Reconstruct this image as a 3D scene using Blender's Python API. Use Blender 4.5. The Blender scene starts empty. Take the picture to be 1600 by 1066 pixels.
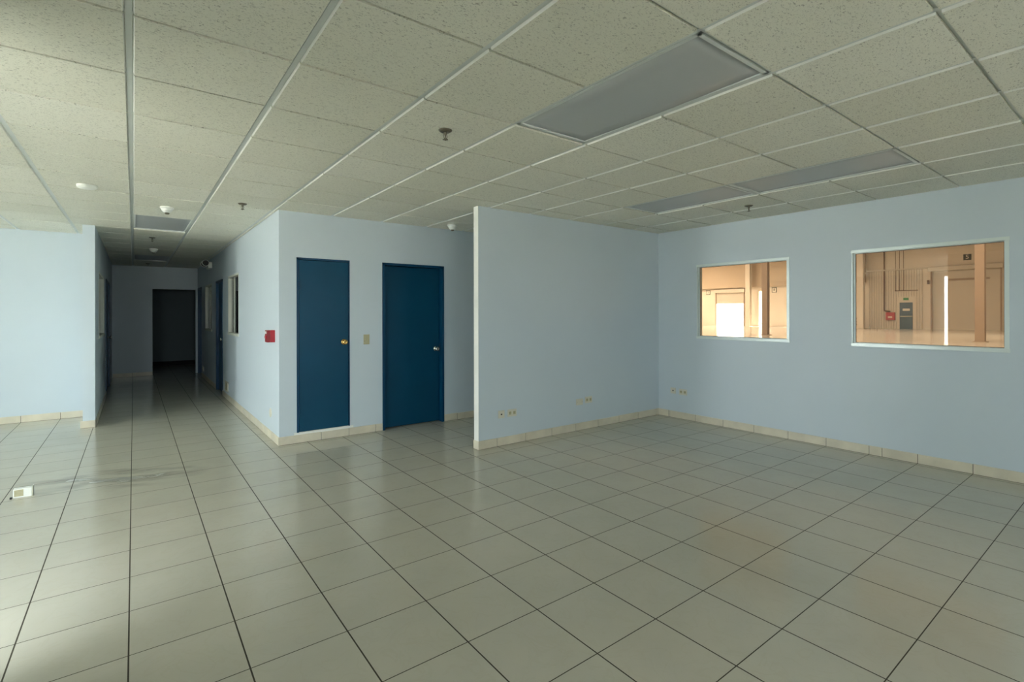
import bpy, bmesh, math, random
from mathutils import Vector, Matrix
random.seed(7)
PI = math.pi
SC = bpy.context.scene
COL = SC.collection

# ------------------------------------------------------------------ camera
EYE = 1.417
F_PX = 780.56
cam_d = bpy.data.cameras.new('camera')
cam = bpy.data.objects.new('camera', cam_d); COL.objects.link(cam)
SC.camera = cam
cam_d.sensor_fit = 'HORIZONTAL'; cam_d.sensor_width = 36.0
cam_d.lens = 36.0 * F_PX / 1600.0
cam_d.shift_y = -(533.0 - 491.2) / 1600.0
cam_d.clip_start = 0.02; cam_d.clip_end = 400
yaw, roll = 0.6481, -0.002
fwd = Vector((math.sin(yaw), math.cos(yaw), 0)); rgt = Vector((math.cos(yaw), -math.sin(yaw), 0)); up = Vector((0, 0, 1))
r2 = rgt * math.cos(roll) + up * math.sin(roll); u2 = -rgt * math.sin(roll) + up * math.cos(roll)
cam.matrix_world = Matrix(((r2.x, u2.x, -fwd.x, 0), (r2.y, u2.y, -fwd.y, 0), (r2.z, u2.z, -fwd.z, EYE), (0, 0, 0, 1)))

# ------------------------------------------------------------------ sky, sun, exposure
w = bpy.data.worlds.new('sky'); SC.world = w; w.use_nodes = True
bg = w.node_tree.nodes['Background']
bg.inputs[0].default_value = (0.86, 0.94, 0.98, 1); bg.inputs[1].default_value = 3.0
sun_d = bpy.data.lights.new('sun', 'SUN'); sun = bpy.data.objects.new('sun', sun_d); COL.objects.link(sun)
sun_d.energy = 9.0; sun_d.color = (1.0, 0.96, 0.92); sun_d.angle = 0.01
sun.location = (0, 0, 20)
sun.rotation_euler = Vector((0.45, -0.12, 0.9)).to_track_quat('Z', 'Y').to_euler()
SC.view_settings.view_transform = 'Standard'; SC.view_settings.look = 'None'
SC.view_settings.exposure = 2.83; SC.view_settings.gamma = 1.0; SC.view_settings.use_curve_mapping = False
cy = SC.cycles
cy.use_denoising = True
try: cy.denoiser = 'OPENIMAGEDENOISE'
except Exception: pass
cy.max_bounces = 14; cy.diffuse_bounces = 9; cy.glossy_bounces = 5; cy.transparent_max_bounces = 12
cy.sample_clamp_indirect = 12.0; cy.caustics_reflective = False; cy.caustics_refractive = False

def portal(loc, rot, sx, sy):
    d = bpy.data.lights.new('sky_portal', 'AREA'); o = bpy.data.objects.new('sky_portal', d); COL.objects.link(o)
    d.shape = 'RECTANGLE'; d.size = sx; d.size_y = sy; d.cycles.is_portal = True
    o.location = loc; o.rotation_euler = rot
XL, XW, YG = -6.0, -0.6, 2.60              # left end wall; side wall by the camera; glazed shopfront line
GLASS_OPEN = [(-1.25, -0.76, 0.0, 2.1)]
LEFT_OPEN = [(2.66, 3.85, 0.0, 2.5), (5.9, 7.35, 0.0, 2.5)]
for (y0, y1, z0, z1) in LEFT_OPEN:
    portal((XL - 0.17, (y0 + y1) / 2, (z0 + z1) / 2), (0, -PI / 2, 0), z1 - z0, y1 - y0)
for (x0, x1, z0, z1) in GLASS_OPEN:
    portal(((x0 + x1) / 2, YG - 0.14, (z0 + z1) / 2), (PI / 2, 0, 0), x1 - x0, z1 - z0)
REAR_OPEN = [(-0.45, 0.6, 0.95, 2.1), (3.1, 3.8, 1.0, 2.1)]  # unseen openings added behind the camera to brighten the partition and right wall
for (x0, x1, z0, z1) in REAR_OPEN:
    portal(((x0 + x1) / 2, -3.02, (z0 + z1) / 2), (PI / 2, 0, 0), x1 - x0, z1 - z0)
def hall_fill(x, y, sx, sy, e):  # unseen area lights added under the roof to brighten the hall
    d = bpy.data.lights.new('hall_roof_fill', 'AREA'); o = bpy.data.objects.new('hall_roof_fill', d); COL.objects.link(o)
    d.shape = 'RECTANGLE'; d.size = sx; d.size_y = sy; d.energy = e; d.color = (1.0, 0.97, 0.9); o.location = (x, y, 8.3)
for x in (14, 28, 42):
    for y, e in ((5, 265), (22, 240)): hall_fill(x, y, 3, 12, e)
hall_fill(46, 36, 8, 10, 1000)

# ------------------------------------------------------------------ materials
def mat(name, col, rough=0.6, metal=0.0, spec=0.5, var=0.03, scale=3.0, bump=0.0, bscale=60):
    m = bpy.data.materials.new(name); m.use_nodes = True; nt = m.node_tree; b = nt.nodes['Principled BSDF']
    b.inputs['Roughness'].default_value = rough; b.inputs['Metallic'].default_value = metal
    b.inputs['Specular IOR Level'].default_value = spec
    tc = nt.nodes.new('ShaderNodeTexCoord'); n = nt.nodes.new('ShaderNodeTexNoise')
    n.inputs['Scale'].default_value = scale; n.inputs['Detail'].default_value = 4
    nt.links.new(tc.outputs['Object'], n.inputs['Vector'])
    r = nt.nodes.new('ShaderNodeValToRGB'); nt.links.new(n.outputs['Fac'], r.inputs['Fac'])
    r.color_ramp.elements[0].position = 0.3; r.color_ramp.elements[1].position = 0.7
    r.color_ramp.elements[0].color = (*[c * (1 - var) for c in col], 1); r.color_ramp.elements[1].color = (*[min(1, c * (1 + var)) for c in col], 1)
    nt.links.new(r.outputs['Color'], b.inputs['Base Color'])
    if bump:
        n2 = nt.nodes.new('ShaderNodeTexNoise'); n2.inputs['Scale'].default_value = bscale; nt.links.new(tc.outputs['Object'], n2.inputs['Vector'])
        bp = nt.nodes.new('ShaderNodeBump'); bp.inputs['Strength'].default_value = bump; bp.inputs['Distance'].default_value = 0.003
        nt.links.new(n2.outputs['Fac'], bp.inputs['Height']); nt.links.new(bp.outputs['Normal'], b.inputs['Normal'])
    return m
M = {}
M['wall'] = mat('blue_wall_paint', (0.54, 0.615, 0.665), 0.42, spec=0.35, var=0.015, scale=1.2, bump=0.12, bscale=25)
M['farshade'] = mat('far_wall_painted_shade', (0.085, 0.12, 0.13), 0.6, var=0.03, scale=1)  # dark colour stands in for the missing light in the far room
M['edge'] = mat('painted_panel_edge', (0.80, 0.80, 0.74), 0.5, var=0.02)
M['base'] = mat('cream_skirting_tile', (0.62, 0.57, 0.45), 0.3, var=0.10, scale=5)
M['grout'] = mat('dark_grout', (0.05, 0.043, 0.03), 0.9)
M['tee'] = mat('painted_grid_metal', (0.60, 0.63, 0.60), 0.4, var=0.02)
M['door'] = mat('teal_blue_door_paint', (0.0015, 0.052, 0.105), 0.38, spec=0.22, var=0.06, scale=2.5)
M['frame'] = mat('teal_blue_frame_paint', (0.001, 0.042, 0.100), 0.35, spec=0.25, var=0.05)
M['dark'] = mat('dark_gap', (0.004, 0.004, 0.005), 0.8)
M['alu'] = mat('aluminium_frame', (0.66, 0.73, 0.71), 0.35, metal=0.25, var=0.02)
M['creamframe'] = mat('cream_window_frame', (0.62, 0.64, 0.56), 0.45, var=0.03)
M['brass'] = mat('polished_brass', (0.75, 0.48, 0.16), 0.22, metal=1.0, var=0.04)
M['chrome'] = mat('satin_chrome', (0.66, 0.65, 0.60), 0.22, metal=1.0, var=0.03)
M['brownmetal'] = mat('sprinkler_bronze', (0.20, 0.18, 0.13), 0.35, metal=0.8, var=0.1, scale=60)
M['lens'] = mat('grey_acrylic_lens', (0.42, 0.44, 0.44), 0.35, spec=0.5, var=0.04, scale=1.5)
M['white'] = mat('white_plastic', (0.78, 0.79, 0.74), 0.4, var=0.02)
M['ivory'] = mat('ivory_plastic', (0.62, 0.60, 0.50), 0.45, var=0.03)
M['tan'] = mat('yellowed_plastic', (0.42, 0.39, 0.24), 0.5, var=0.08, scale=40)
M['red'] = mat('red_alarm_plastic', (0.42, 0.006, 0.02), 0.35, var=0.08, scale=20)
M['darkred'] = mat('dark_red_plastic', (0.22, 0.002, 0.006), 0.4, var=0.08, scale=20)
M['black'] = mat('black_plastic', (0.012, 0.012, 0.012), 0.5)
M['concrete'] = mat('sunlit_concrete', (0.52, 0.50, 0.45), 0.9, var=0.1, scale=0.7)
M['asphalt'] = mat('grey_asphalt', (0.13, 0.13, 0.125), 0.9, var=0.15, scale=2.0)
M['hallfloor'] = mat('polished_hall_floor', (0.48, 0.46, 0.42), 0.16, spec=0.6, var=0.06, scale=0.4)
M['hallwall'] = mat('hall_wall_paint', (0.60, 0.56, 0.50), 0.7, var=0.04, scale=0.5)
M['halltop'] = mat('hall_fascia_paint', (0.42, 0.35, 0.27), 0.7, var=0.04, scale=0.5)
M['rollup'] = mat('rollup_door_paint', (0.50, 0.47, 0.42), 0.6, var=0.03, scale=0.5)
M['steel'] = mat('brown_steel', (0.30, 0.235, 0.185), 0.6, var=0.06, scale=1)
M['halldoor'] = mat('grey_blue_hall_door', (0.07, 0.11, 0.15), 0.5)
M['pipe'] = mat('brown_pipe', (0.16, 0.10, 0.08), 0.5)
M['hose'] = mat('red_cabinet', (0.42, 0.06, 0.07), 0.5)
M['signdark'] = mat('sign_dark', (0.05, 0.055, 0.05), 0.6)
M['signlight'] = mat('sign_light', (0.70, 0.68, 0.62), 0.6)
M['green'] = mat('sign_green', (0.05, 0.25, 0.10), 0.6)

def nn(nt, t, **k):
    n = nt.nodes.new(t)
    for a, v in k.items(): setattr(n, a, v)
    return n
def mth(nt, op, a, b=None, c=None, clamp=False):
    n = nt.nodes.new('ShaderNodeMath'); n.operation = op; n.use_clamp = clamp
    for i, v in enumerate((a, b, c)):
        if v is None: continue
        if isinstance(v, (int, float)): n.inputs[i].default_value = v
        else: nt.links.new(v, n.inputs[i])
    return n.outputs[0]
def mixc(nt, fac, a, b):
    n = nt.nodes.new('ShaderNodeMix'); n.data_type = 'RGBA'
    if isinstance(fac, (int, float)): n.inputs[0].default_value = fac
    else: nt.links.new(fac, n.inputs[0])
    for i, v in ((6, a), (7, b)):
        if isinstance(v, tuple): n.inputs[i].default_value = (*v, 1)
        else: nt.links.new(v, n.inputs[i])
    return n.outputs[2]

TS, TX, TY = 0.39, -0.0195, 2.619        # floor tile pitch and grid origin
def floor_mat():
    m = bpy.data.materials.new('ceramic_floor_tile'); m.use_nodes = True; nt = m.node_tree; b = nt.nodes['Principled BSDF']
    g = nn(nt, 'ShaderNodeNewGeometry'); s = nn(nt, 'ShaderNodeSeparateXYZ'); nt.links.new(g.outputs['Position'], s.inputs[0])
    ux = mth(nt, 'DIVIDE', mth(nt, 'SUBTRACT', s.outputs[0], TX), TS); uy = mth(nt, 'DIVIDE', mth(nt, 'SUBTRACT', s.outputs[1], TY), TS)
    ix = mth(nt, 'FLOOR', ux); iy = mth(nt, 'FLOOR', uy)
    fx = mth(nt, 'FRACT', ux); fy = mth(nt, 'FRACT', uy)
    dx = mth(nt, 'MINIMUM', fx, mth(nt, 'SUBTRACT', 1.0, fx)); dy = mth(nt, 'MINIMUM', fy, mth(nt, 'SUBTRACT', 1.0, fy))
    gx = mth(nt, 'LESS_THAN', dx, 0.0030 / TS); gy = mth(nt, 'LESS_THAN', dy, 0.0022 / TS)
    gr = mth(nt, 'MAXIMUM', gx, gy)
    cid = nn(nt, 'ShaderNodeCombineXYZ'); nt.links.new(ix, cid.inputs[0]); nt.links.new(iy, cid.inputs[1])
    wn = nn(nt, 'ShaderNodeTexWhiteNoise', noise_dimensions='2D'); nt.links.new(cid.outputs[0], wn.inputs['Vector'])
    # faint veins, shifted per tile
    add = nn(nt, 'ShaderNodeVectorMath', operation='MULTIPLY_ADD'); nt.links.new(wn.outputs['Color'], add.inputs[0]); add.inputs[1].default_value = (37, 53, 11); nt.links.new(g.outputs['Position'], add.inputs[2])
    n1 = nn(nt, 'ShaderNodeTexNoise'); n1.inputs['Scale'].default_value = 5.5; n1.inputs['Detail'].default_value = 7; n1.inputs['Distortion'].default_value = 1.6; nt.links.new(add.outputs[0], n1.inputs['Vector'])
    vein = mth(nt, 'SUBTRACT', 1.0, mth(nt, 'MULTIPLY', mth(nt, 'ABSOLUTE', mth(nt, 'SUBTRACT', n1.outputs['Fac'], 0.5)), 28.0), clamp=True)
    n2 = nn(nt, 'ShaderNodeTexNoise'); n2.inputs['Scale'].default_value = 3.0; n2.inputs['Detail'].default_value = 3; nt.links.new(add.outputs[0], n2.inputs['Vector'])
    base = mixc(nt, n2.outputs['Fac'], (0.445, 0.43, 0.355), (0.53, 0.51, 0.425))
    base = mixc(nt, mth(nt, 'MULTIPLY', vein, 0.16), base, (0.42, 0.38, 0.29))
    base = mixc(nt, mth(nt, 'MULTIPLY', wn.outputs['Value'], 0.10), base, (0.55, 0.48, 0.39))
    # mop streaks of dried grey dirt around the floor socket
    sx = mth(nt, 'SUBTRACT', s.outputs[0], -0.12); sy = mth(nt, 'SUBTRACT', s.outputs[1], 5.55)
    sv = mth(nt, 'MULTIPLY_ADD', sx, 0.25, sy)
    e = mth(nt, 'ADD', mth(nt, 'POWER', mth(nt, 'DIVIDE', sx, 0.72), 2.0), mth(nt, 'POWER', mth(nt, 'DIVIDE', sv, 0.42), 2.0))
    msk = mth(nt, 'SUBTRACT', 1.0, e, clamp=True)
    n3 = nn(nt, 'ShaderNodeTexNoise'); n3.inputs['Scale'].default_value = 1.0; n3.inputs['Detail'].default_value = 5
    cv = nn(nt, 'ShaderNodeCombineXYZ'); nt.links.new(mth(nt, 'MULTIPLY', sx, 2.2), cv.inputs[0]); nt.links.new(mth(nt, 'MULTIPLY', sv, 6.5), cv.inputs[1]); nt.links.new(cv.outputs[0], n3.inputs['Vector'])
    st = mth(nt, 'MULTIPLY', mth(nt, 'MULTIPLY', mth(nt, 'SUBTRACT', n3.outputs['Fac'], 0.44), 7.0, clamp=True), msk)
    st = mth(nt, 'MULTIPLY', st, 0.6)
    base = mixc(nt, st, base, (0.16, 0.17, 0.16))
    col = mixc(nt, gr, base, (0.045, 0.038, 0.024))
    nt.links.new(col, b.inputs['Base Color'])
    n4 = nn(nt, 'ShaderNodeTexNoise'); n4.inputs['Scale'].default_value = 2.2; n4.inputs['Detail'].default_value = 4; nt.links.new(g.outputs['Position'], n4.inputs['Vector'])
    rg = mth(nt, 'MULTIPLY_ADD', n4.outputs['Fac'], 0.10, 0.10)
    rg = mth(nt, 'MAXIMUM', rg, mth(nt, 'MULTIPLY', gr, 0.85)); rg = mth(nt, 'MAXIMUM', rg, mth(nt, 'MULTIPLY', st, 0.6))
    nt.links.new(rg, b.inputs['Roughness'])
    b.inputs['Specular IOR Level'].default_value = 0.34
    # each tile lies a hair out of level, grout sunk
    bp = nn(nt, 'ShaderNodeBump'); bp.inputs['Strength'].default_value = 0.5; bp.inputs['Distance'].default_value = 0.002
    tilt = mth(nt, 'MULTIPLY', mth(nt, 'SUBTRACT', wn.outputs['Value'], 0.5), fx)
    h = mth(nt, 'SUBTRACT', mth(nt, 'MULTIPLY', tilt, 0.6), gr)
    nt.links.new(h, bp.inputs['Height']); nt.links.new(bp.outputs['Normal'], b.inputs['Normal'])
    return m
M['floor'] = floor_mat()

def ceil_mat():
    m = bpy.data.materials.new('fissured_ceiling_panel'); m.use_nodes = True; nt = m.node_tree; b = nt.nodes['Principled BSDF']
    g = nn(nt, 'ShaderNodeNewGeometry')
    mp = nn(nt, 'ShaderNodeMapping'); mp.inputs['Scale'].default_value = (1.0, 1.9, 1.0); nt.links.new(g.outputs['Position'], mp.inputs['Vector'])
    nz = nn(nt, 'ShaderNodeTexNoise'); nz.inputs['Scale'].default_value = 75; nz.inputs['Detail'].default_value = 3; nz.inputs['Distortion'].default_value = 1.2; nt.links.new(mp.outputs[0], nz.inputs['Vector'])
    pit = mth(nt, 'MULTIPLY', mth(nt, 'SUBTRACT', nz.outputs['Fac'], 0.585), 14.0, clamp=True)
    n2 = nn(nt, 'ShaderNodeTexNoise'); n2.inputs['Scale'].default_value = 170; n2.inputs['Detail'].default_value = 2; nt.links.new(g.outputs['Position'], n2.inputs['Vector'])
    pin = mth(nt, 'MULTIPLY', mth(nt, 'SUBTRACT', n2.outputs['Fac'], 0.64), 12.0, clamp=True)
    f = mth(nt, 'MAXIMUM', pit, mth(nt, 'MULTIPLY', pin, 0.7))
    rnd = nn(nt, 'ShaderNodeAttribute'); rnd.attribute_name = 'panel_tone'
    base = mixc(nt, rnd.outputs['Fac'], (0.70, 0.69, 0.58), (0.77, 0.76, 0.66))
    col = mixc(nt, mth(nt, 'MULTIPLY', f, 0.7), base, (0.25, 0.24, 0.19))
    nt.links.new(col, b.inputs['Base Color']); b.inputs['Roughness'].default_value = 0.55; b.inputs['Specular IOR Level'].default_value = 0.4
    bp = nn(nt, 'ShaderNodeBump'); bp.inputs['Strength'].default_value = 0.5; bp.inputs['Distance'].default_value = 0.002
    nt.links.new(mth(nt, 'SUBTRACT', 1.0, f), bp.inputs['Height']); nt.links.new(bp.outputs['Normal'], b.inputs['Normal'])
    return m
M['ceil'] = ceil_mat()

def glass_mat(name, tint, ior=1.5):
    m = bpy.data.materials.new(name); m.use_nodes = True; nt = m.node_tree
    nt.nodes.remove(nt.nodes['Principled BSDF']); out = nt.nodes['Material Output']
    t = nn(nt, 'ShaderNodeBsdfTransparent'); t.inputs[0].default_value = (*tint, 1)
    gl = nn(nt, 'ShaderNodeBsdfGlossy'); gl.inputs['Roughness'].default_value = 0.0; gl.inputs[0].default_value = (1, 1, 1, 1)
    fr = nn(nt, 'ShaderNodeFresnel'); fr.inputs[0].default_value = ior
    mx = nn(nt, 'ShaderNodeMixShader'); nt.links.new(fr.outputs[0], mx.inputs[0]); nt.links.new(t.outputs[0], mx.inputs[1]); nt.links.new(gl.outputs[0], mx.inputs[2])
    nt.links.new(mx.outputs[0], out.inputs[0])
    return m
M['bronze'] = glass_mat('bronze_tinted_glass', (0.81, 0.71, 0.59))
M['clear'] = glass_mat('grey_glass', (0.55, 0.60, 0.60), 1.18)

# ------------------------------------------------------------------ mesh helpers
class MB:
    def __init__(s): s.bm = bmesh.new(); s.mi = 0
    def _tag(s, faces):
        for f in faces: f.material_index = s.mi
    def box(s, a, b, bev=0.0):
        a, b = [min(p, q) for p, q in zip(a, b)], [max(p, q) for p, q in zip(a, b)]
        r = bmesh.ops.create_cube(s.bm, size=1.0); vs = r['verts']
        for v in vs: v.co = Vector([a[i] + (v.co[i] + 0.5) * (b[i] - a[i]) for i in range(3)])
        fs = list({f for v in vs for f in v.link_faces})
        s._tag(fs)
        if bev:
            es = list({e for v in vs for e in v.link_edges})
            r2 = bmesh.ops.bevel(s.bm, geom=es, offset=bev, segments=2, affect='EDGES', profile=0.5); s._tag(r2['faces'])
        return s
    def lathe(s, prof, o, ax='z', n=20, smooth=True):
        """prof: list of (radius, height) swept about the axis through o"""
        rings = []
        for (r, h) in prof:
            ring = []
            for k in range(n):
                t = 2 * PI * k / n; c, d = r * math.cos(t), r * math.sin(t)
                p = {'z': (c, d, h), 'x': (h, c, d), 'y': (c, h, d), '-x': (-h, c, d), '-y': (c, -h, d), '-z': (c, d, -h)}[ax]
                ring.append(s.bm.verts.new((o[0] + p[0], o[1] + p[1], o[2] + p[2])))
            rings.append(ring)
        for a, b in zip(rings, rings[1:]):
            for k in range(n):
                f = s.bm.faces.new((a[k], a[(k + 1) % n], b[(k + 1) % n], b[k])); f.smooth = smooth; f.material_index = s.mi
        for ring in (rings[0], rings[-1]):
            f = s.bm.faces.new(ring); f.material_index = s.mi
        return s
    def bar(s, p, q, r, n=10):
        p, q = Vector(p), Vector(q); d = (q - p); L = d.length; R = d.to_track_quat('Z', 'Y').to_matrix()
        rings = []
        for h in (0, L):
            rings.append([s.bm.verts.new(p + R @ Vector((r * math.cos(2 * PI * k / n), r * math.sin(2 * PI * k / n), h))) for k in range(n)])
        for k in range(n):
            f = s.bm.faces.new((rings[0][k], rings[0][(k + 1) % n], rings[1][(k + 1) % n], rings[1][k])); f.smooth = True; f.material_index = s.mi
        for ring in rings: s.bm.faces.new(ring).material_index = s.mi
        return s
    def build(s, name, m, parent=None):
        bmesh.ops.recalc_face_normals(s.bm, faces=s.bm.faces[:])
        me = bpy.data.meshes.new(name); s.bm.to_mesh(me); s.bm.free()
        for k in (m if isinstance(m, (list, tuple)) else [m]): me.materials.append(M[k])
        o = bpy.data.objects.new(name, me); COL.objects.link(o)
        if parent is not None:
            o.parent = parent; o.matrix_parent_inverse = Matrix.Translation(-Vector(parent.location))
        return o
def struct(o): o['kind'] = 'structure'; return o
def tag(o, label, cat, group=None):
    o['label'] = label; o['category'] = cat
    if group: o['group'] = group
    return o
def empty(name, loc, label=None, cat=None, group=None):
    o = bpy.data.objects.new(name, None); COL.objects.link(o); o.location = loc; o.empty_display_size = 0.1
    if label: tag(o, label, cat, group)
    return o
def copy_tree(o, delta, label):
    c = o.copy(); COL.objects.link(c); c.location = o.location + Vector(delta); c['label'] = label
    for ch in o.children:
        d = ch.copy(); COL.objects.link(d); d.parent = c; d.matrix_parent_inverse = ch.matrix_parent_inverse.copy()
        for g in ch.children:
            e = g.copy(); COL.objects.link(e); e.parent = d; e.matrix_parent_inverse = g.matrix_parent_inverse.copy()
    return c

H = 2.559                                   # ceiling height
XR, YP, YD, XC, XS, YE, YLW = 5.90, 4.37, 5.82, 1.25, -0.39, 14.4, 9.17
T = 0.12
# ------------------------------------------------------------------ floor
b = MB(); b.box((XW - 0.12, -3.12, -0.1), (XR + T, YG, 0.0)); b.box((XL - 0.15, YG, -0.1), (XR + T, 18.0, 0.0)); b.box((XL - 0.15, YG - 0.12, -0.1), (XW - 0.12, YG, 0.0)); struct(b.build('floor', 'floor'))

# ------------------------------------------------------------------ ceiling
PX = [-0.014 - 0.6 * k for k in range(14, 7, -1)] + [-4.214, -3.614, -3.014, -2.414, -1.814, -1.214, -0.614, -0.014, 0.586, 1.205, 1.815, 2.41, 3.01, 3.565, 4.165, 4.745, 5.33, 5.93]
QY = [2.373 - 0.607 - 0.628 - 0.608 - 0.6 * k for k in range(6, 0, -1)] + [0.53, 1.138, 1.766, 2.373, 2.964, 3.54, 4.13] + [4.13 + 0.585 * k for k in range(1, 22)]
REG = [(XW, XR, -3.0, YD), (XL, XW, YG, YD), (XL, XC, YD, YLW), (XS, XC, YLW, YE)]
LIGHTS = [(1.815, 2.41, 1.138, 2.373), (4.165, 4.745, 2.373, 3.54), (4.165, 4.745, 1.138, 2.373), (-0.014, 0.586, QY[6 + 7 + 4], QY[6 + 7 + 6]), (-0.014, 0.586, QY[6 + 7 + 12], QY[6 + 7 + 14])]
cb = MB(); tone = cb.bm.faces.layers.float.new('panel_tone')
for x0, x1 in zip(PX, PX[1:]):
    for y0, y1 in zip(QY, QY[1:]):
        mx, my = (x0 + x1) / 2, (y0 + y1) / 2
        if any(a < mx < b and c < my < d for a, b, c, d in LIGHTS): continue
        for (a, b, c, d) in REG:
            X0, X1, Y0, Y1 = max(x0 + 0.0135, a), min(x1 - 0.0135, b), max(y0 + 0.0085, c), min(y1 - 0.0085, d)
            if X1 - X0 < 0.03 or Y1 - Y0 < 0.03: continue
            n0 = len(cb.bm.faces); dz = random.uniform(-0.0012, 0.0012); t = random.random()
            i, zb = 0.005, H - 0.009 + dz
            lo = [cb.bm.verts.new(p) for p in ((X0 + i, Y0, zb), (X1 - i, Y0, zb), (X1 - i, Y1, zb), (X0 + i, Y1, zb))]
            hi = [cb.bm.verts.new(p) for p in ((X0, Y0, H + 0.003), (X1, Y0, H + 0.003), (X1, Y1, H + 0.003), (X0, Y1, H + 0.003))]
            cb.bm.faces.new(lo[::-1]); cb.bm.faces.new(hi)
            for k in range(4): cb.bm.faces.new((lo[k], lo[(k + 1) % 4], hi[(k + 1) % 4], hi[k])).material_index = k % 2
            cb.bm.faces.ensure_lookup_table()
            for f in cb.bm.faces[n0:]: f[tone] = t
cb.box((XW - 0.12, -3.12, H + 0.02), (XR + T, YG, H + 0.1)); cb.box((XL - 0.15, YG - 0.12, H + 0.02), (XR + T, 18.0, H + 0.1))
ceil = struct(cb.build('ceiling', ['ceil', 'edge']))
gb = MB()
for (a, b, c, d) in REG:
    for x in PX:
        if a < x < b: gb.box((x - 0.012, c, H), (x + 0.012, d, H + 0.012))
    for y in QY:
        if c < y < d:
            for x0, x1 in zip(PX, PX[1:]):
                X0, X1 = max(x0 + 0.012, a), min(x1 - 0.012, b)
                if X1 <= X0: continue
                if any(l[0] < (X0 + X1) / 2 < l[1] and l[2] + 0.1 < y < l[3] - 0.1 for l in LIGHTS): continue
                gb.box((X0, y - 0.0115, H + 0.004), (X1, y + 0.0115, H + 0.014))
gb.build('ceiling_grid', 'tee', ceil)

# ------------------------------------------------------------------ walls
def wall_y(mb, x0, x1, y0, y1, z0, z1, holes=()):
    """wall running along Y between x0..x1 thick, holes (ya, yb, za, zb)"""
    ys = sorted({y0, y1, *[v for h in holes for v in h[:2]]})
    for a, b in zip(ys, ys[1:]):
        hs = [h for h in holes if h[0] <= a and h[1] >= b]
        z = z0
        for h in sorted(hs, key=lambda q: q[2]):
            if h[2] > z: mb.box((x0, a, z), (x1, b, h[2]))
            z = h[3]
        if z < z1: mb.box((x0, a, z), (x1, b, z1))
def wall_x(mb, x0, x1, y0, y1, z0, z1, holes=()):
    xs = sorted({x0, x1, *[v for h in holes for v in h[:2]]})
    for a, b in zip(xs, xs[1:]):
        hs = [h for h in holes if h[0] <= a and h[1] >= b]
        z = z0
        for h in sorted(hs, key=lambda q: q[2]):
            if h[2] > z: mb.box((a, y0, z), (b, y1, h[2]))
            z = h[3]
        if z < z1: mb.box((a, y0, z), (b, y1, z1))
WT = H + 0.015
W1 = (2.607, 3.765, 1.10, 2.052); W2 = (0.832, 1.990, 1.09, 2.060)
b = MB(); wall_y(b, XR, XR + T, -3.0, 18.0, 0, WT, [W1, W2]); struct(b.build('wall_right', 'wall'))
struct(MB().box((2.87, YP, 0), (XR, YP + 0.085, WT)).build('wall_partition', 'wall'))
D1 = (1.43, 2.018, 0.115, 2.05); D2 = (2.42, 3.273, 0.0, 2.052)
b = MB(); wall_x(b, XC, XR, YD, YD + T, 0, WT, [D1, D2]); struct(b.build('wall_back', 'wall'))
CW1 = (8.41, 9.42, 1.10, 2.05); CW2 = (11.63, 12.75, 1.09, 2.05); CD1 = (10.09, 10.95, 0.0, 2.05); CD2 = (13.5, 14.3, 0.0, 2.06)
b = MB(); wall_y(b, XC, XC + T, YD + T, YE, 0, WT, [CW1, CW2, CD1, CD2]); struct(b.build('wall_corridor_right', 'wall'))
SW = (9.05, 10.5, 1.10, 2.03); SD = (11.2, 12.75, 0.0, 2.05)
b = MB(); wall_y(b, XS - T, XS, 8.22, YE, 0, WT, [SW, SD]); struct(b.build('wall_corridor_left', 'wall'))
struct(MB().box((XL, YLW, 0), (XS - T, YLW + T, WT)).build('wall_left', 'wall'))
b = MB(); wall_x(b, XS, XC, YE, YE + T, 0, WT, [(0.35, 1.205, 0, 2.03)]); struct(b.build('wall_corridor_end', 'wall'))
b = MB(); wall_y(b, XL - 0.15, XL, YG - 0.12, 17.1, 0, WT, LEFT_OPEN); struct(b.build('wall_end', 'wall'))
b = MB(); wall_x(b, XL, XW - 0.12, YG - 0.12, YG, 0, WT, GLASS_OPEN); struct(b.build('wall_glazed', 'wall'))
struct(MB().box((XW - 0.12, -3.0, 0), (XW, YG, WT)).build('wall_side', 'wall'))
b = MB(); wall_x(b, XW - 0.12, XR + T, -3.12, -3.0, 0, WT, REAR_OPEN); struct(b.build('wall_rear', 'wall'))
# rooms beyond the corridor openings; far room walls coloured dark to imitate shade
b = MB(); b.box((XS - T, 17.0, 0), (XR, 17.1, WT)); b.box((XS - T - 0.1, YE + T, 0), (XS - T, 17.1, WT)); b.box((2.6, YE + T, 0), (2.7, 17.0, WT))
struct(b.build('wall_far_room', 'farshade'))
b = MB(); b.box((XL, 17.0, 0), (XS - T - 0.1, 17.1, WT)); struct(b.build('wall_side_room', 'wall'))

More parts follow.
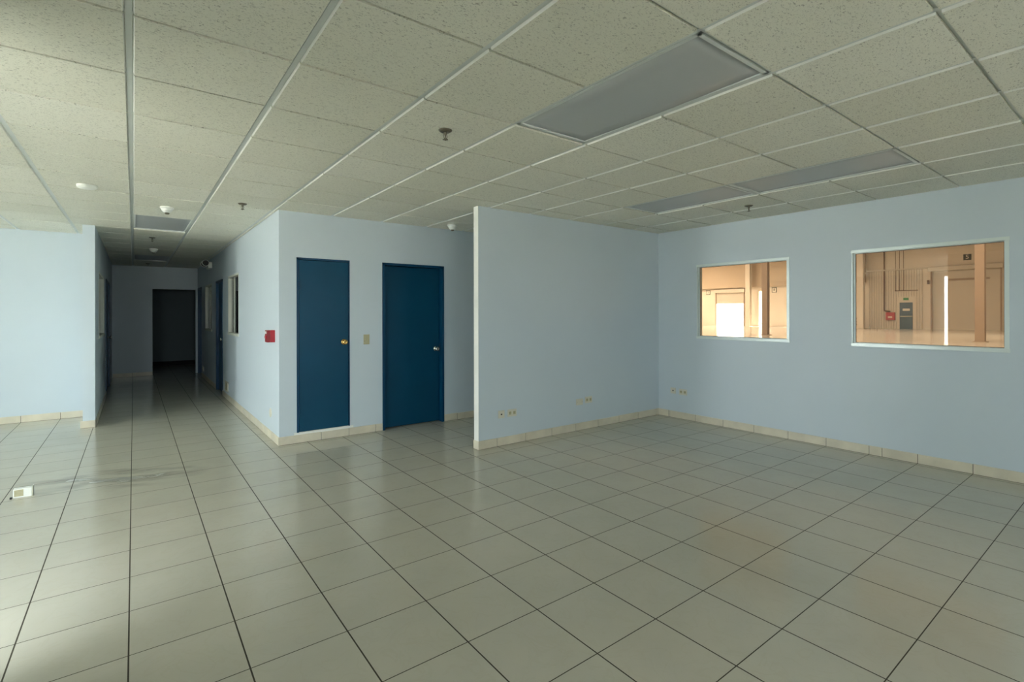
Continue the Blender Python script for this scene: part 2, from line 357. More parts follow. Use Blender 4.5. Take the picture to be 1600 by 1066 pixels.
# ------------------------------------------------------------------ baseboards of cream tile, dark joints
BH, BD = 0.09, 0.010
def base_run(name, axis, fixed, side, s0, s1, joints, ends=(), hole=()):
    """axis: run direction; fixed: wall plane; side: +1/-1 direction the board sticks out"""
    mb = MB(); js = sorted([j for j in joints if s0 + 0.02 < j < s1 - 0.02])
    edges = [s0] + js + [s1]
    f0, f1 = fixed, fixed + side * BD
    for a, c in zip(edges, edges[1:]):
        a2, c2 = a + (0.002 if a != s0 else 0), c - (0.002 if c != s1 else 0)
        if any(h[0] <= (a2 + c2) / 2 <= h[1] for h in hole): continue
        hz = BH + random.uniform(-0.0015, 0.0015)
        mb.mi = 0
        if axis == 'y': mb.box((f0, a2, 0.002), (f1, c2, hz), 0.0015)
        else: mb.box((a2, f0, 0.002), (c2, f1, hz), 0.0015)
    mb.mi = 1
    if axis == 'y': mb.box((f0, s0 + 0.001, 0.0005), (fixed + side * BD * 0.75, s1 - 0.001, BH - 0.003))
    else: mb.box((s0 + 0.001, f0, 0.0005), (s1 - 0.001, fixed + side * BD * 0.75, BH - 0.003))
    return struct(mb.build(name, ['base', 'grout']))
JY = [TY + TS * k for k in range(-15, 32)]; JX = [TX + TS * k for k in range(-21, 16)]
base_run('baseboard_right', 'y', XR, -1, -3.0, YP, [j for j in JY if abs(j - 0) > 0] + [1.73, 4.2])
base_run('baseboard_partition', 'x', YP, -1, 2.86, XR, [j for j in JX])
base_run('baseboard_partition_end', 'y', 2.87, -1, YP, YP + 0.095, [])
base_run('baseboard_partition_rear', 'x', YP + 0.085, 1, 2.86, XR, JX)
base_run('baseboard_back', 'x', YD, -1, XC - 0.01, D2[0] - 0.002, [1.69, 2.005, 2.33])
base_run('baseboard_back_end', 'x', YD, -1, D2[1] + 0.002, XR, [3.47, 3.86, 4.25, 4.64])
base_run('baseboard_corridor_right', 'y', XC, -1, YD, CD1[0] - 0.004, JY)
base_run('baseboard_corridor_deep', 'y', XC, -1, CD1[1] + 0.004, CD2[0] - 0.004, JY)
base_run('baseboard_corridor_left', 'y', XS, 1, 8.21, SD[0] - 0.002, JY)
base_run('baseboard_stub', 'x', 8.22, -1, XS - T - 0.025, XS + BD, [])
base_run('baseboard_corridor_end', 'x', YE, -1, XS + 0.01, 0.35, JX)
base_run('baseboard_left', 'x', YLW, -1, XL, XS - T, [-5.89 + 0.39 * k for k in range(6)] + [-3.55, -3.16, -2.77, -2.37, -1.98, -1.59, -1.19, -0.80])
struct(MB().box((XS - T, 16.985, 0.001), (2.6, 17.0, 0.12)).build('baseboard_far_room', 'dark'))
struct(MB().box((2.867, YP + 0.0005, BH), (2.8699, YP + 0.0845, WT - 0.02)).build('trim_7', 'white'))
# painted sill under the raised closet door
struct(MB().box((1.40, YD - 0.004, 0.085), (2.06, YD + 0.05, 0.117), 0.002).build('trim_1', 'white'))

# ------------------------------------------------------------------ doors
def knob(parent, x, y, z, m, name='door_knob', ax='-y'):
    mb = MB()
    mb.lathe([(0.032, 0), (0.034, 0.003), (0.030, 0.009), (0.014, 0.012), (0.012, 0.030), (0.020, 0.036), (0.029, 0.046), (0.030, 0.056), (0.024, 0.066), (0.010, 0.069), (0.009, 0.066), (0.001, 0.066)], (x, y, z), ax, 24)
    o = mb.build(name, m, parent)
    return o
# closet door (left)
d1 = struct(empty('door_1', (1.724, YD, 0.12)))
mb = MB(); x0, x1, z0, z1 = D1; y = YD
for a, c in (((x0, y - 0.006, z0), (x0 + 0.022, y + 0.09, z1)), ((x1 - 0.014, y - 0.004, z0), (x1, y + 0.09, z1)), ((x0, y - 0.006, z1 - 0.022), (x1, y + 0.09, z1))): mb.box(a, c)
mb.build('door_frame', 'frame', d1)
MB().box((x0 + 0.026, y - 0.004, z0 + 0.006), (x1 - 0.018, y + 0.036, z1 - 0.027), 0.002).build('door_leaf', 'door', d1)
for k, hz in enumerate((1.74, 0.36)):
    mb = MB(); mb.lathe([(0.007, 0), (0.008, 0.004), (0.007, 0.006), (0.007, 0.094), (0.008, 0.098), (0.003, 0.104)], (x0 + 0.024, y - 0.010, hz - 0.05), 'z', 10)
    mb.build('hinge', 'frame', d1)
knob(d1, 1.948, y - 0.004, 1.10, 'brass')
struct(MB().box((x0, y + 0.088, z0 - 0.01), (x1, y + 0.1, z1)).build('trim_2', 'dark'))
# second door, leaf set back in its frame
d2 = struct(empty('door_2', (2.846, YD, 0)))
mb = MB(); x0, x1, z0, z1 = D2
for a, c in (((x0, y - 0.012, 0), (x0 + 0.03, y + 0.118, z1)), ((x1 - 0.03, y - 0.012, 0), (x1, y + 0.118, z1)), ((x0, y - 0.012, z1 - 0.03), (x1, y + 0.118, z1))): mb.box(a, c, 0.0015)
for a, c in (((x0 + 0.03, y + 0.108, 0), (x0 + 0.045, y + 0.118, z1 - 0.03)), ((x1 - 0.045, y + 0.108, 0), (x1 - 0.03, y + 0.118, z1 - 0.03)), ((x0 + 0.03, y + 0.108, z1 - 0.045), (x1 - 0.03, y + 0.118, z1 - 0.03))): mb.box(a, c)
mb.build('door_frame', 'frame', d2)
MB().box((x0 + 0.033, y + 0.066, 0.012), (x1 - 0.033, y + 0.106, z1 - 0.034), 0.002).build('door_leaf', 'door', d2)
knob(d2, 3.185, y + 0.066, 0.965, 'chrome')
MB().box((x1 - 0.0335, y + 0.068, 0.92), (x1 - 0.0295, y + 0.10, 1.01)).build('latch_plate', 'brass', d2)

def cor_door(n, X, side, y0, y1, z1, leafm='door', inset=0.035, knob_y=None):
    """door in a wall running along Y; the passage lies on -side of the wall plane X"""
    d = struct(empty('door_%d' % n, (X, (y0 + y1) / 2, 0)))
    mb = MB(); o = -side
    for a, c in (((X + o * 0.01, y0, 0), (X - o * 0.10, y0 + 0.035, z1)), ((X + o * 0.01, y1 - 0.035, 0), (X - o * 0.10, y1, z1)), ((X + o * 0.01, y0, z1 - 0.035), (X - o * 0.10, y1, z1))): mb.box(a, c)
    mb.build('door_frame', 'frame', d)
    MB().box((X - o * inset, y0 + 0.037, 0.01), (X - o * (inset + 0.04), y1 - 0.037, z1 - 0.037), 0.002).build('door_leaf', leafm, d)
    if knob_y: knob(d, X - o * inset, knob_y, 0.98, 'chrome', ax='-x' if side > 0 else 'x')
    return d
cor_door(3, XC, 1, *CD1[:2], 2.05, knob_y=10.17)
cor_door(4, XC, 1, *CD2[:2], 2.06, inset=0.055, knob_y=None)
cor_door(5, XS, -1, *SD[:2], 2.05, inset=0.02, knob_y=12.55)

# ------------------------------------------------------------------ windows to the hall
def hall_window(n, Wn):
    y0, y1, z0, z1 = Wn; X = XR
    d = struct(empty('window_%d' % n, (X, (y0 + y1) / 2, z0)))
    mb = MB(); fr = 0.026
    # flat outer angle around the opening
    for a, c in (((X - 0.006, y0 - 0.004, z0 - 0.006), (X + 0.03, y0 + fr, z1 + 0.004)), ((X - 0.002, y1 - 0.008, z0 - 0.004), (X + 0.03, y1 + 0.002, z1 + 0.002)),
                 ((X - 0.0085, y0 - 0.007, z1 - fr * 0.9), (X + 0.03, y1 + 0.004, z1 + 0.008)), ((X - 0.011, y0 - 0.008, z0 - 0.008), (X + 0.03, y1 + 0.004, z0 + fr))): mb.box(a, c, 0.0015)
    mb.build('window_frame', 'alu', d)
    mb = MB()
    for a, c in (((X + 0.030, y0 + 0.012, z0), (X + 0.055, y0 + 0.030, z1)), ((X + 0.030, y1 - 0.022, z0), (X + 0.055, y1, z1)), ((X + 0.030, y0, z1 - 0.028), (X + 0.055, y1, z1)), ((X + 0.030, y0, z0), (X + 0.055, y1, z0 + 0.03))): mb.box(a, c)
    mb.build('glazing_bead', 'alu', d)
    mb = MB()
    for a, c in (((X + 0.033, y0 + 0.030, z0 + 0.03), (X + 0.0395, y0 + 0.034, z1 - 0.028)), ((X + 0.033, y1 - 0.026, z0 + 0.03), (X + 0.0395, y1 - 0.022, z1 - 0.028)), ((X + 0.033, y0 + 0.03, z1 - 0.033), (X + 0.0395, y1 - 0.022, z1 - 0.028)), ((X + 0.033, y0 + 0.03, z0 + 0.03), (X + 0.0395, y1 - 0.022, z0 + 0.034))): mb.box(a, c)
    mb.build('glazing_gasket', 'black', d)
    MB().box((X + 0.040, y0 + 0.01, z0 + 0.01), (X + 0.044, y1 - 0.01, z1 - 0.01)).build('window_pane', 'bronze', d)
hall_window(1, W1); hall_window(2, W2)

def cor_window(n, X, side, Wn, mull):
    y0, y1, z0, z1 = Wn; o = side
    d = struct(empty('window_%d' % n, (X, (y0 + y1) / 2, z0)))
    mb = MB()
    for a, c in (((X - o * 0.004, y0, z0), (X + o * 0.05, y0 + 0.012, z1)), ((X - o * 0.006, y1 - 0.03, z0), (X + o * 0.05, y1, z1)),
                 ((X - o * 0.004, y0, z1 - 0.03), (X + o * 0.05, y1, z1)), ((X - o * 0.012, y0 - 0.02, z0 - 0.01), (X + o * 0.05, y1 + 0.02, z0 + 0.03)),
                 ((X + o * 0.032, mull - 0.012, z0), (X + o * 0.05, mull + 0.012, z1))): mb.box(a, c, 0.002)
    mb.build('window_frame', 'creamframe', d)
    MB().box((X + o * 0.040, y0 + 0.01, z0 + 0.02), (X + o * 0.044, y1 - 0.02, z1 - 0.02)).build('window_pane', 'clear', d)
cor_window(3, XC, 1, CW1, 9.05); cor_window(4, XC, 1, CW2, 12.25); cor_window(5, XS, -1, SW, 9.8)
# shopfront: plain metal framing round each opening
for k, (x0, x1, z0, z1) in enumerate(GLASS_OPEN):
    d = struct(empty('window_%d' % (6 + k), ((x0 + x1) / 2, YG, 0)))
    mb = MB()
    for a, c in (((x0, YG - 0.09, 0), (x0 + 0.04, YG - 0.03, z1)), ((x1 - 0.04, YG - 0.09, 0), (x1, YG - 0.03, z1)), ((x0, YG - 0.09, z1 - 0.05), (x1, YG - 0.03, z1))): mb.box(a, c)
    mb.build('window_frame', 'alu', d)

for k, (y0, y1, z0, z1) in enumerate(LEFT_OPEN):
    if y1 - y0 < 0.3: continue
    d = struct(empty('window_%d' % (9 + k), (XL, (y0 + y1) / 2, 0)))
    mb = MB()
    for a, c in (((XL - 0.1, y0, 0), (XL - 0.04, y0 + 0.04, z1)), ((XL - 0.1, y1 - 0.04, 0), (XL - 0.04, y1, z1)), ((XL - 0.1, y0, z1 - 0.05), (XL - 0.04, y1, z1))): mb.box(a, c)
    mb.build('window_frame', 'alu', d)
# ------------------------------------------------------------------ ceiling lights
def troffer(i, L, label, sag=0.0):
    x0, x1, y0, y1 = L
    t = empty('ceiling_light', ((x0 + x1) / 2, (y0 + y1) / 2, H), label, 'ceiling light', 'unlit recessed fluorescent lights')
    a0, a1, b0, b1 = x0 + 0.013, x1 - 0.013, y0 + 0.013, y1 - 0.013
    mb = MB(); f = 0.020
    for p, q in (((a0, b0, H - 0.004), (a0 + f, b1, H + 0.015)), ((a1 - f, b0, H - 0.004), (a1, b1, H + 0.015)), ((a0, b0, H - 0.004), (a1, b0 + f, H + 0.015)), ((a0, b1 - f, H - 0.004), (a1, b1, H + 0.015))): mb.box(p, q, 0.001)
    mb.build('light_frame', 'tee', t)
    # lens sheet, slightly bowed
    bm = bmesh.new(); nx, ny = 6, 16; g = {}
    for a in range(nx + 1):
        for c in range(ny + 1):
            u, v = a / nx, c / ny
            z = H + 0.004 - sag * math.sin(PI * v) * (0.4 + 0.6 * abs(2 * u - 1) ** 2 if u < .5 else 1.0) * (1 if u < 1 else 0.6)
            g[a, c] = bm.verts.new((a0 + f - 0.003 + u * (a1 - a0 - 2 * f + 0.006), b0 + f - 0.003 + v * (b1 - b0 - 2 * f + 0.006), z))
    for a in range(nx):
        for c in range(ny):
            fc = bm.faces.new((g[a, c], g[a + 1, c], g[a + 1, c + 1], g[a, c + 1])); fc.smooth = True
    me_b = MB(); me_b.bm.free(); me_b.bm = bm
    o = me_b.build('light_lens', 'lens', t)
    s = o.modifiers.new('thick', 'SOLIDIFY'); s.thickness = 0.003; s.offset = 1
    return t
troffer(0, LIGHTS[0], 'large unlit grey ceiling light with sagging lens, nearest the camera', 0.010)
troffer(1, LIGHTS[1], 'left one of two end-to-end grey ceiling lights, nearer the room corner', 0.002)
troffer(2, LIGHTS[2], 'right one of two end-to-end grey ceiling lights, toward the larger window', 0.002)
troffer(3, LIGHTS[3], 'grey ceiling light at the mouth of the dark corridor', 0.0)
troffer(4, LIGHTS[4], 'dark ceiling light deep in the corridor before the end wall', 0.0)

# ------------------------------------------------------------------ sprinklers
def sprinkler(x, y, label):
    t = empty('sprinkler', (x, y, H - 0.009), label, 'sprinkler', 'pendent fire sprinklers in the ceiling')
    z = H - 0.009
    MB().lathe([(0.042, 0.0), (0.041, 0.004), (0.030, 0.012), (0.014, 0.016), (0.012, 0.014)], (x, y, z), '-z', 28).build('escutcheon', 'brownmetal', t)
    mb = MB(); mb.lathe([(0.010, 0.010), (0.010, 0.026), (0.006, 0.028), (0.004, 0.040), (0.003, 0.056)], (x, y, z), '-z', 12)
    for s in (-1, 1):
        mb.bar((x + s * 0.009, y, z - 0.024), (x + s * 0.013, y, z - 0.040), 0.0022, 6); mb.bar((x + s * 0.013, y, z - 0.040), (x + s * 0.004, y, z - 0.056), 0.0022, 6)
    mb.build('sprinkler_body', 'brownmetal', t)
    mb = MB(); mb.lathe([(0.005, 0.054), (0.017, 0.057), (0.018, 0.059), (0.006, 0.062), (0.003, 0.065)], (x, y, z), '-z', 16); mb.build('deflector', 'brownmetal', t)
    return t
sp = sprinkler(1.529, 2.695, 'bronze sprinkler head in the ceiling panel nearest the camera, above the doors')
for x, y, l in ((0.886, 5.717, 'sprinkler head in front of the corner beside the blue closet door'), (5.135, 2.671, 'sprinkler head at the right, beside the two end-to-end ceiling lights'),
                (0.218, 8.976, 'sprinkler head just inside the corridor, before the second smoke detector'), (0.25, 13.55, 'farthest sprinkler head, beyond the dark corridor light')):
    copy_tree(sp, (x - 1.529, y - 2.695, 0), l)

# ------------------------------------------------------------------ detectors
def detector(x, y, label, big=True):
    z = H - 0.009
    t = empty('smoke_detector', (x, y, z), label, 'smoke detector', 'white detectors on the ceiling')
    MB().lathe([(0.055, 0), (0.062, 0.004), (0.062, 0.018), (0.055, 0.024), (0.04, 0.028), (0.03, 0.028)], (x, y, z), '-z', 28).build('detector_base', 'white', t)
    mb = MB(); mb.lathe([(0.052, 0.022), (0.050, 0.036), (0.036, 0.056), (0.026, 0.062), (0.02, 0.062)], (x, y, z), '-z', 28); mb.build('detector_head', 'white', t)
    MB().lathe([(0.021, 0.060), (0.022, 0.070), (0.016, 0.078), (0.004, 0.080)], (x, y, z), '-z', 16).build('sensor_tip', 'brownmetal', t)
    return t
dt = detector(0.28, 6.354, 'white cone detector on the ceiling in front of the corridor light')
copy_tree(dt, (3.215 - 0.28, 5.49 - 6.354, 0), 'white detector on the ceiling by the partition edge, above the right blue door')
copy_tree(dt, (0.273 - 0.28, 10.512 - 6.354, 0), 'white detector hanging inside the corridor between the two corridor lights')
MB_ = MB(); MB_.lathe([(0.070, 0), (0.072, 0.006), (0.070, 0.020), (0.060, 0.027), (0.02, 0.030)], (-0.323, 5.711, H - 0.009), '-z', 32)
fd = MB_.build('ceiling_disc', 'white'); tag(fd, 'flat white round disc on the left part of the ceiling', 'ceiling disc')

# ------------------------------------------------------------------ outlets, switch, alarm
def plate(name, cx, cz, wall, pos, w, h, m, label, cat, kind, group=None):
    """wall 'y': faces -Y at y=pos; wall 'x': faces -X at x=pos"""
    def P(u, v, d): return (cx + u, pos - d, cz + v) if wall == 'y' else (pos - d, cx - u, cz + v)
    t = empty(name, P(0, 0, 0), label, cat, group)
    MB().box(P(-w / 2, -h / 2, 0), P(w / 2, h / 2, 0.006), 0.0015).build('cover_plate', m, t)
    if kind == 'duplex':
        for s in (-1, 1):
            o = MB().box(P(s * w * 0.24 - 0.016, -0.017, 0.005), P(s * w * 0.24 + 0.016, 0.017, 0.009), 0.0015).build('socket', 'tan', t)
            mb = MB()
            for q in (-0.007, 0.007): mb.box(P(s * w * 0.24 + q - 0.0012, -0.002, 0.0085), P(s * w * 0.24 + q + 0.0012, 0.009, 0.0096))
            k = mb.build('slot', 'black', o)
    if kind == 'jack':
        MB().box(P(-0.009, -0.008, 0.005), P(0.009, 0.008, 0.0072)).build('jack_opening', 'black', t)
    if kind == 'switch':
        MB().box(P(-0.006, -0.012, 0.005), P(0.006, 0.012, 0.009)).build('toggle_surround', 'tan', t)
        MB().box(P(-0.004, 0.0, 0.006), P(0.004, 0.010, 0.018), 0.001).build('toggle', 'tan', t)
    if kind == 'blank':
        for s in (-1, 1): MB().lathe([(0.003, 0.0), (0.003, 0.001)], P(s * w * 0.36, 0, 0.006), '-y' if wall == 'y' else '-x', 10).build('screw', 'chrome', t)
    return t
G = 'wall plates low on the walls'
plate('phone_jack', 3.160, 0.337, 'y', YP, 0.082, 0.082, 'ivory', 'phone jack plate with dark square hole, left end of the partition', 'phone jack', 'jack', G)
plate('power_outlet', 3.305, 0.337, 'y', YP, 0.122, 0.078, 'ivory', 'power outlet near the partition edge, right of the phone jack', 'outlet', 'duplex', G)
plate('blank_plate', 4.338, 0.345, 'y', YP, 0.115, 0.075, 'ivory', 'plain pale blank plate toward the right of the partition wall', 'blank plate', 'blank', G)
plate('power_outlet', 4.495, 0.357, 'y', YP, 0.120, 0.078, 'ivory', 'yellowed outlet on the partition, right of the blank plate', 'outlet', 'duplex', G)
plate('phone_jack', 4.130, 0.367, 'x', XR, 0.08, 0.08, 'ivory', 'phone jack plate on the window wall, beside the room corner', 'phone jack', 'jack', G)
plate('power_outlet', 3.975, 0.363, 'x', XR, 0.120, 0.078, 'ivory', 'yellowed outlet on the window wall below the smaller window', 'outlet', 'duplex', G)
plate('light_switch', 2.22, 1.120, 'y', YD, 0.072, 0.118, 'tan', 'tan light switch on the wall between the two blue doors', 'light switch', 'switch')
# fire alarm pull
t = empty('fire_alarm_pull', (XC, 6.06, 1.11), 'red fire alarm pull box on the corridor corner wall left of the closet door', 'fire alarm')
MB().box((XC - 0.050, 6.005, 1.112), (XC, 6.13, 1.245), 0.003).build('back_box', 'red', t)
MB().box((XC - 0.080, 6.005, 1.112), (XC - 0.0505, 6.13, 1.245), 0.004).build('front_cover', 'darkred', t)
MB().box((XC - 0.088, 6.02, 1.155), (XC - 0.0805, 6.115, 1.185), 0.002).build('pull_handle', 'red', t)
MB().box((XC - 0.0835, 6.03, 1.205), (XC - 0.0805, 6.105, 1.232)).build('lettering_strip', 'white', t)
# round blank cover and vents
o = MB().lathe([(0.052, 0), (0.052, 0.004), (0.046, 0.007), (0.010, 0.008), (0.002, 0.008)], (XC, 6.236, 0.294), '-x', 28).build('round_cover', 'ivory')
tag(o, 'round pale cover plate low on the corridor wall below the red alarm', 'cover plate')
def vent(y, z, w, h, label):
    t = empty('wall_vent', (XC, y, z), label, 'vent', 'small vents low on the corridor wall')
    mb = MB(); f = 0.02
    for a, c in (((XC - 0.012, y - w / 2, z - h / 2), (XC, y - w / 2 + f, z + h / 2)), ((XC - 0.012, y + w / 2 - f, z - h / 2), (XC, y + w / 2, z + h / 2)), ((XC - 0.012, y - w / 2, z - h / 2), (XC, y + w / 2, z - h / 2 + f)), ((XC - 0.012, y - w / 2, z + h / 2 - f), (XC, y + w / 2, z + h / 2))): mb.box(a, c)
    mb.build('vent_frame', 'ivory', t)
    n = 7; mb = MB()
    for k in range(n):
        zz = z - h / 2 + f + (k + 0.5) * (h - 2 * f) / n
        mb.box((XC - 0.009, y - w / 2 + f, zz - 0.006), (XC, y + w / 2 - f, zz + 0.004))
    mb.build('louvre', 'tan', t)
vent(9.62, 0.21, 0.34, 0.17, 'small louvred vent low on the corridor wall before the blue door')
vent(13.2, 0.20, 0.20, 0.12, 'tiny vent low on the wall at the dark end of the corridor')
# emergency light
t = empty('emergency_light', (XC, 11.75, 2.40), 'two-headed emergency light high on the corridor wall above the far window', 'emergency light')
MB().box((XC - 0.07, 11.58, 2.35), (XC, 11.92, 2.47), 0.006).build('battery_case', 'white', t)
for yy in (11.55, 11.85):
    o = MB().lathe([(0.02, 0.0), (0.035, 0.02), (0.06, 0.06), (0.062, 0.075), (0.055, 0.078)], (XC - 0.12, yy, 2.44), '-y', 20).build('lamp_head', 'white', t)
    k = MB().lathe([(0.053, 0.0765), (0.053, 0.0795)], (XC - 0.12, yy, 2.44), '-y', 20).build('lamp_lens', 'black', o)
    MB().bar((XC - 0.05, yy + 0.02, 2.42), (XC - 0.12, yy + 0.01, 2.44), 0.012).build('lamp_bracket', 'white', t)
# floor outlet
t = empty('floor_outlet', (-0.700, 5.46, 0), 'small white outlet box standing on the floor tiles at far left', 'floor outlet')
x0, y0 = -0.745, 5.40
MB().box((x0, y0, 0), (x0 + 0.105, y0 + 0.05, 0.068), 0.002).build('outlet_box', 'white', t)
MB().box((x0 + 0.006, y0 - 0.003, 0.012), (x0 + 0.058, y0 + 0.001, 0.062), 0.001).build('outlet_face', 'tan', t)
MB().box((x0 + 0.107, y0 - 0.004, 0.0), (x0 + 0.112, y0 + 0.056, 0.075), 0.001).build('side_flap', 'ivory', t)
MB().box((x0 - 0.018, y0 - 0.012, 0.0), (x0 - 0.004, y0 + 0.004, 0.014), 0.002).build('cable_clip', 'black', t)

# ------------------------------------------------------------------ outside left
b = MB(); b.box((-60, -60, -0.25), (XW - 0.13, YG - 0.13, -0.11)); b.box((-60, YG - 0.13, -0.25), (XL - 0.16, 60, -0.11)); b.box((XW - 0.13, -60, -0.25), (60, -3.13, -0.11)); struct(b.build('ground_outside', 'concrete'))
# ------------------------------------------------------------------ warehouse hall
HX0, HX1, HY0, HY1, HH = XR + T, 56.0, -6.0, 46.0, 8.6
struct(MB().box((HX0, HY0, -0.1), (HX1 + 0.3, HY1, 0.0)).build('floor_hall', 'hallfloor'))
struct(MB().box((HX0, HY0, HH), (HX1 + 0.3, HY1, HH + 0.2)).build('ceiling_hall', 'halltop'))
b = MB(); b.box((HX0 - 0.06, HY0, WT), (HX0, HY1, HH)); b.box((HX0 - 0.06, HY0, 0), (HX0, -3.1, WT)); b.box((HX0 - 0.06, 18.0, 0), (HX0, HY1, WT)); struct(b.build('wall_hall_near', 'hallwall'))
struct(MB().box((HX0, HY0 - 0.2, 0), (HX1 + 0.3, HY0, HH)).build('wall_hall_right', 'hallwall'))
struct(MB().box((HX0, HY1, 0), (HX1 + 0.3, HY1 + 0.2, HH)).build('wall_hall_left', 'hallwall'))
DK5 = (8.4, 12.7, 0.0, 5.1); DK3 = (29.75, 33.1, 0.0, 3.9); DK4 = (21.4, 24.7, 0.0, 3.9); DS = (26.9, 28.0, 0.0, 3.95)
b = MB(); wall_y(b, HX1, HX1 + 0.3, HY0, HY1, 0, HH, [DK5, DK3, DK4, DS]); struct(b.build('wall_hall_far', 'hallwall'))
# brown band above the dock openings on the left, sheeting ribs and a ledge on the right
struct(MB().box((HX1 - 0.5, 17.7, 4.42), (HX1, HY1, HH)).build('trim_3', 'halltop'))
struct(MB().box((HX1 - 0.25, HY0, 5.38), (HX1, 17.6, 5.50)).build('trim_4', 'rollup'))
b = MB()
for k in range(22):
    yy = 13.4 + k * 0.19
    b.box((HX1 - 0.05, yy, 2.95 if 13.95 < yy < 15.12 else 0), (HX1, yy + 0.06, 5.38))
struct(b.build('trim_5', 'rollup'))
b = MB()
for k in range(7):
    X = 12 + k * 6.6; b.box((X, HY0, HH - 0.5), (X + 0.22, HY1, HH - 0.02))
struct(b.build('trim_6', 'steel'))
# dock doors
def rollup(D, zopen, label):
    y0, y1, z0, z1 = D; X = HX1
    t = empty('roll_up_door', (X, (y0 + y1) / 2, 0), label, 'dock door')
    mb = MB(); n = int((z1 - zopen) / 0.25)
    for k in range(n):
        a = zopen + k * (z1 - zopen) / n; mb.box((X + 0.02 + 0.02 * (k % 2), y0, a), (X + 0.09, y1, a + (z1 - zopen) / n))
    mb.build('curtain', 'rollup', t)
    mb = MB()
    for yy in (y0 - 0.12, y1 + 0.02): mb.box((X - 0.1, yy, 0), (X, yy + 0.1, z1 + 0.2))
    mb.build('guide_rail', 'steel', t)
    MB().box((X - 0.35, y0 - 0.25, z1), (X, y1 + 0.25, z1 + 0.4), 0.05).build('drum_housing', 'rollup', t)
    return t
t5 = rollup(DK5, 0.0, 'closed beige dock door seen through the larger window, under sign 5')
MB().lathe([(0.09, 0), (0.09, 0.35)], (HX1 - 0.2, 12.95, 4.0), 'z', 12).build('door_motor', 'pipe', t5)
MB().box((HX1 - 0.08, 9.0, 4.25), (HX1 - 0.01, 11.6, 4.40)).build('stiffener', 'steel', t5)
rollup(DK3, 2.62, 'half-raised dock door with bright daylight below it, seen through the smaller window')
rollup(DK4, 3.5, 'raised dock door at the right edge of the smaller window')
def text_mesh(s, size, m, parent, origin):
    cu = bpy.data.curves.new('glyph', 'FONT'); cu.body = s; cu.size = size; cu.extrude = 0.01; cu.align_x = 'CENTER'; cu.align_y = 'CENTER'
    tmp = bpy.data.objects.new('glyph_tmp', cu); COL.objects.link(tmp)
    dg = bpy.context.evaluated_depsgraph_get(); me = bpy.data.meshes.new_from_object(tmp.evaluated_get(dg))
    bpy.data.objects.remove(tmp); bpy.data.curves.remove(cu)
    # text faces -X: local x -> -Y, local y -> Z, normal -> -X
    me.transform(Matrix.Translation(origin) @ Matrix(((0, 0, -1, 0), (-1, 0, 0, 0), (0, 1, 0, 0), (0, 0, 0, 1))))
    me.materials.clear(); me.materials.append(M[m])
    o = bpy.data.objects.new('lettering', me); COL.objects.link(o); o.parent = parent; o.matrix_parent_inverse = Matrix.Translation(-Vector(parent.location)); return o
def dock_sign(s, y, z, w, h, label):
    t = empty('dock_sign', (HX1 - 0.52, y, z), label, 'number sign', 'dock number signs')
    X = HX1 - (0.5 if y > 17.7 else 0.0)
    MB().box((X - 0.04, y - w / 2, z - h / 2), (X, y + w / 2, z + h / 2)).build('sign_panel', 'signdark', t)
    mb = MB(); q = 0.04
    text_mesh(s, h * 0.95, 'signlight', t, Vector((X - 0.05, y, z)))
dock_sign('5', 10.39, 6.16, 0.5, 0.5, 'dark number 5 sign above the dock door in the larger window')
def wall_sign(s, y, z, label):
    t = empty('dock_sign', (HX1, y, z), label, 'number sign', 'dock number signs')
    MB().box((HX1 - 0.04, y - 0.26, z - 0.28), (HX1, y + 0.26, z + 0.28)).build('sign_panel', 'signdark', t)
    MB().box((HX1 - 0.05, y - 0.20, z - 0.22), (HX1 - 0.04, y + 0.20, z + 0.22)).build('sign_face', 'signlight', t)
    text_mesh(s, 0.42, 'signdark', t, Vector((HX1 - 0.06, y, z)))
wall_sign('3', 34.2, 4.02, 'small number 3 sign left of the bright dock opening in the smaller window')
wall_sign('4', 26.3, 4.02, 'small number 4 sign right of the brown column in the smaller window')
# personnel door
t = struct(empty('door_6', (HX1, 14.58, 0)))
MB().box((HX1 - 0.04, 14.10, 0), (HX1, 15.06, 2.42), 0.005).build('door_leaf', 'halldoor', t)
MB().box((HX1 - 0.055, 14.30, 1.66), (HX1 - 0.041, 14.82, 1.86)).build('door_sign', 'signlight', t)
MB().box((HX1 - 0.09, 14.12, 1.12), (HX1 - 0.05, 15.02, 1.19)).build('push_bar', 'chrome', t)
o = MB().box((HX1 - 0.05, 14.40, 2.62), (HX1, 14.78, 2.84)).build('exit_sign', 'green'); tag(o, 'small green sign above the grey-blue hall door', 'exit sign')
t = empty('hose_cabinet', (HX1, 15.72, 0.8), 'red fire hose cabinet on the hall wall left of the grey-blue door', 'hose cabinet')
MB().box((HX1 - 0.25, 15.38, 0.82), (HX1, 16.06, 1.52), 0.02).build('cabinet_box', 'hose', t)
MB().box((HX1 - 0.27, 15.56, 1.0), (HX1 - 0.252, 15.88, 1.16)).build('cabinet_window', 'signlight', t)
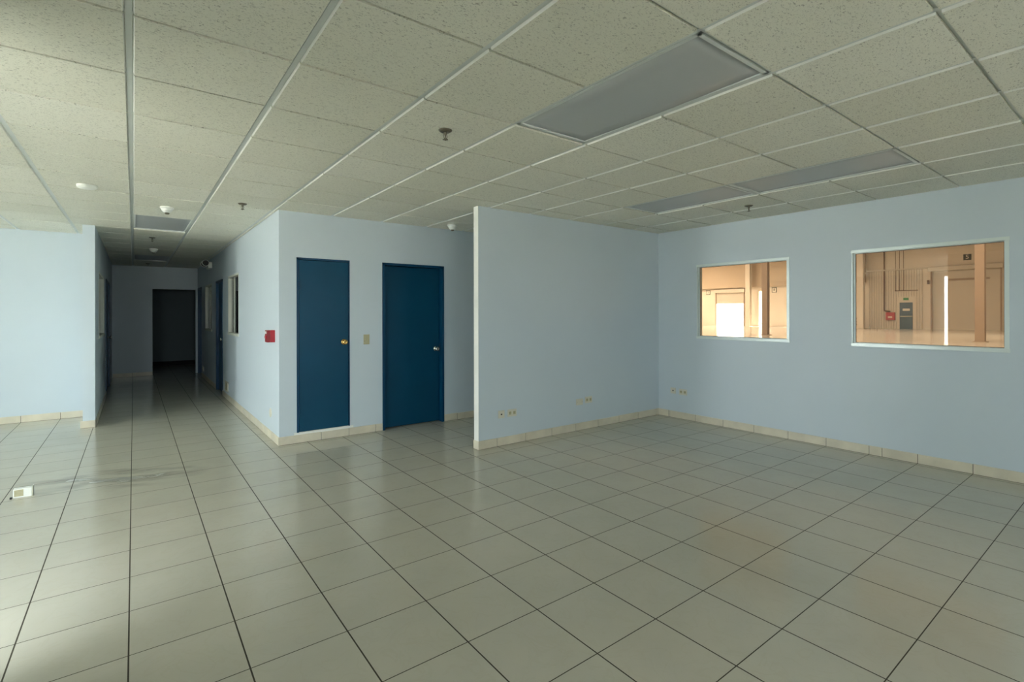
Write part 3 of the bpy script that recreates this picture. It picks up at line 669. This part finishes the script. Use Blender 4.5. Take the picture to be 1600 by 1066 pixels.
b = MB(); b.bar((HX1 - 0.15, 16.2, 1.65), (HX1 - 0.15, 16.2, 8.4), 0.05); b.bar((HX1 - 0.15, 16.2, 1.68), (HX1 - 0.15, 15.75, 1.62), 0.05)
tag(b.build('water_pipe', 'pipe'), 'thin brown riser pipe running down to the red hose cabinet', 'pipe')
b = MB()
for k, yy in enumerate((14.75, 15.05, 15.35)): b.bar((HX1 - 0.08, yy, 3.5), (HX1 - 0.08, yy, 8.4), 0.018)
b.bar((HX1 - 0.08, 13.7, 3.5), (HX1 - 0.08, 15.4, 3.5), 0.03)
tag(b.build('wall_conduit', 'pipe'), 'thin conduits on the hall wall above the grey-blue door', 'conduit')
# low rail
b = MB()
for zz in (0.35, 0.65, 0.95): b.bar((HX1 - 0.6, 17.7, zz), (HX1 - 0.6, 19.2, zz), 0.03)
for yy in (17.7, 18.2, 18.7, 19.2): b.bar((HX1 - 0.6, yy, 0), (HX1 - 0.6, yy, 0.95), 0.03)
tag(b.build('guard_rail', 'pipe'), 'low dark guard rail at the left edge of the larger window view', 'guard rail')
# columns
def column(x, y, wd, m, label):
    t = empty('column', (x, y, 0), label, 'column', 'columns of the hall')
    mb = MB(); h = wd / 2
    mb.box((x - h, y - h, 0), (x - h + 0.03, y + h, HH)); mb.box((x + h - 0.03, y - h, 0), (x + h, y + h, HH)); mb.box((x - h + 0.031, y - 0.02, 0), (x + h - 0.031, y + 0.02, HH))
    mb.build('column_shaft', m, t)
    MB().box((x - h - 0.08, y - h - 0.08, 0), (x + h + 0.08, y + h + 0.08, 0.03)).build('base_plate', m, t)
column(33.6, 16.35, 0.36, 'steel', 'brown steel column seen through the smaller window')
column(33.6, 5.75, 0.36, 'steel', 'brown steel column seen through the larger window, right of sign 5')
column(54.9, 28.6, 0.5, 'hallwall', 'pale column right of the bright dock opening in the smaller window')
column(54.9, 17.75, 0.5, 'hallwall', 'pale column at the left side of the larger window view')
struct(MB().box((HX1 + 0.3, -60, -1.3), (HX1 + 90, 90, -1.1)).build('ground_yard', 'concrete'))
struct(MB().box((HX1 + 0.3, HY0, -1.1), (HX1 + 6, HY1, -0.02)).build('ground_dock', 'concrete'))
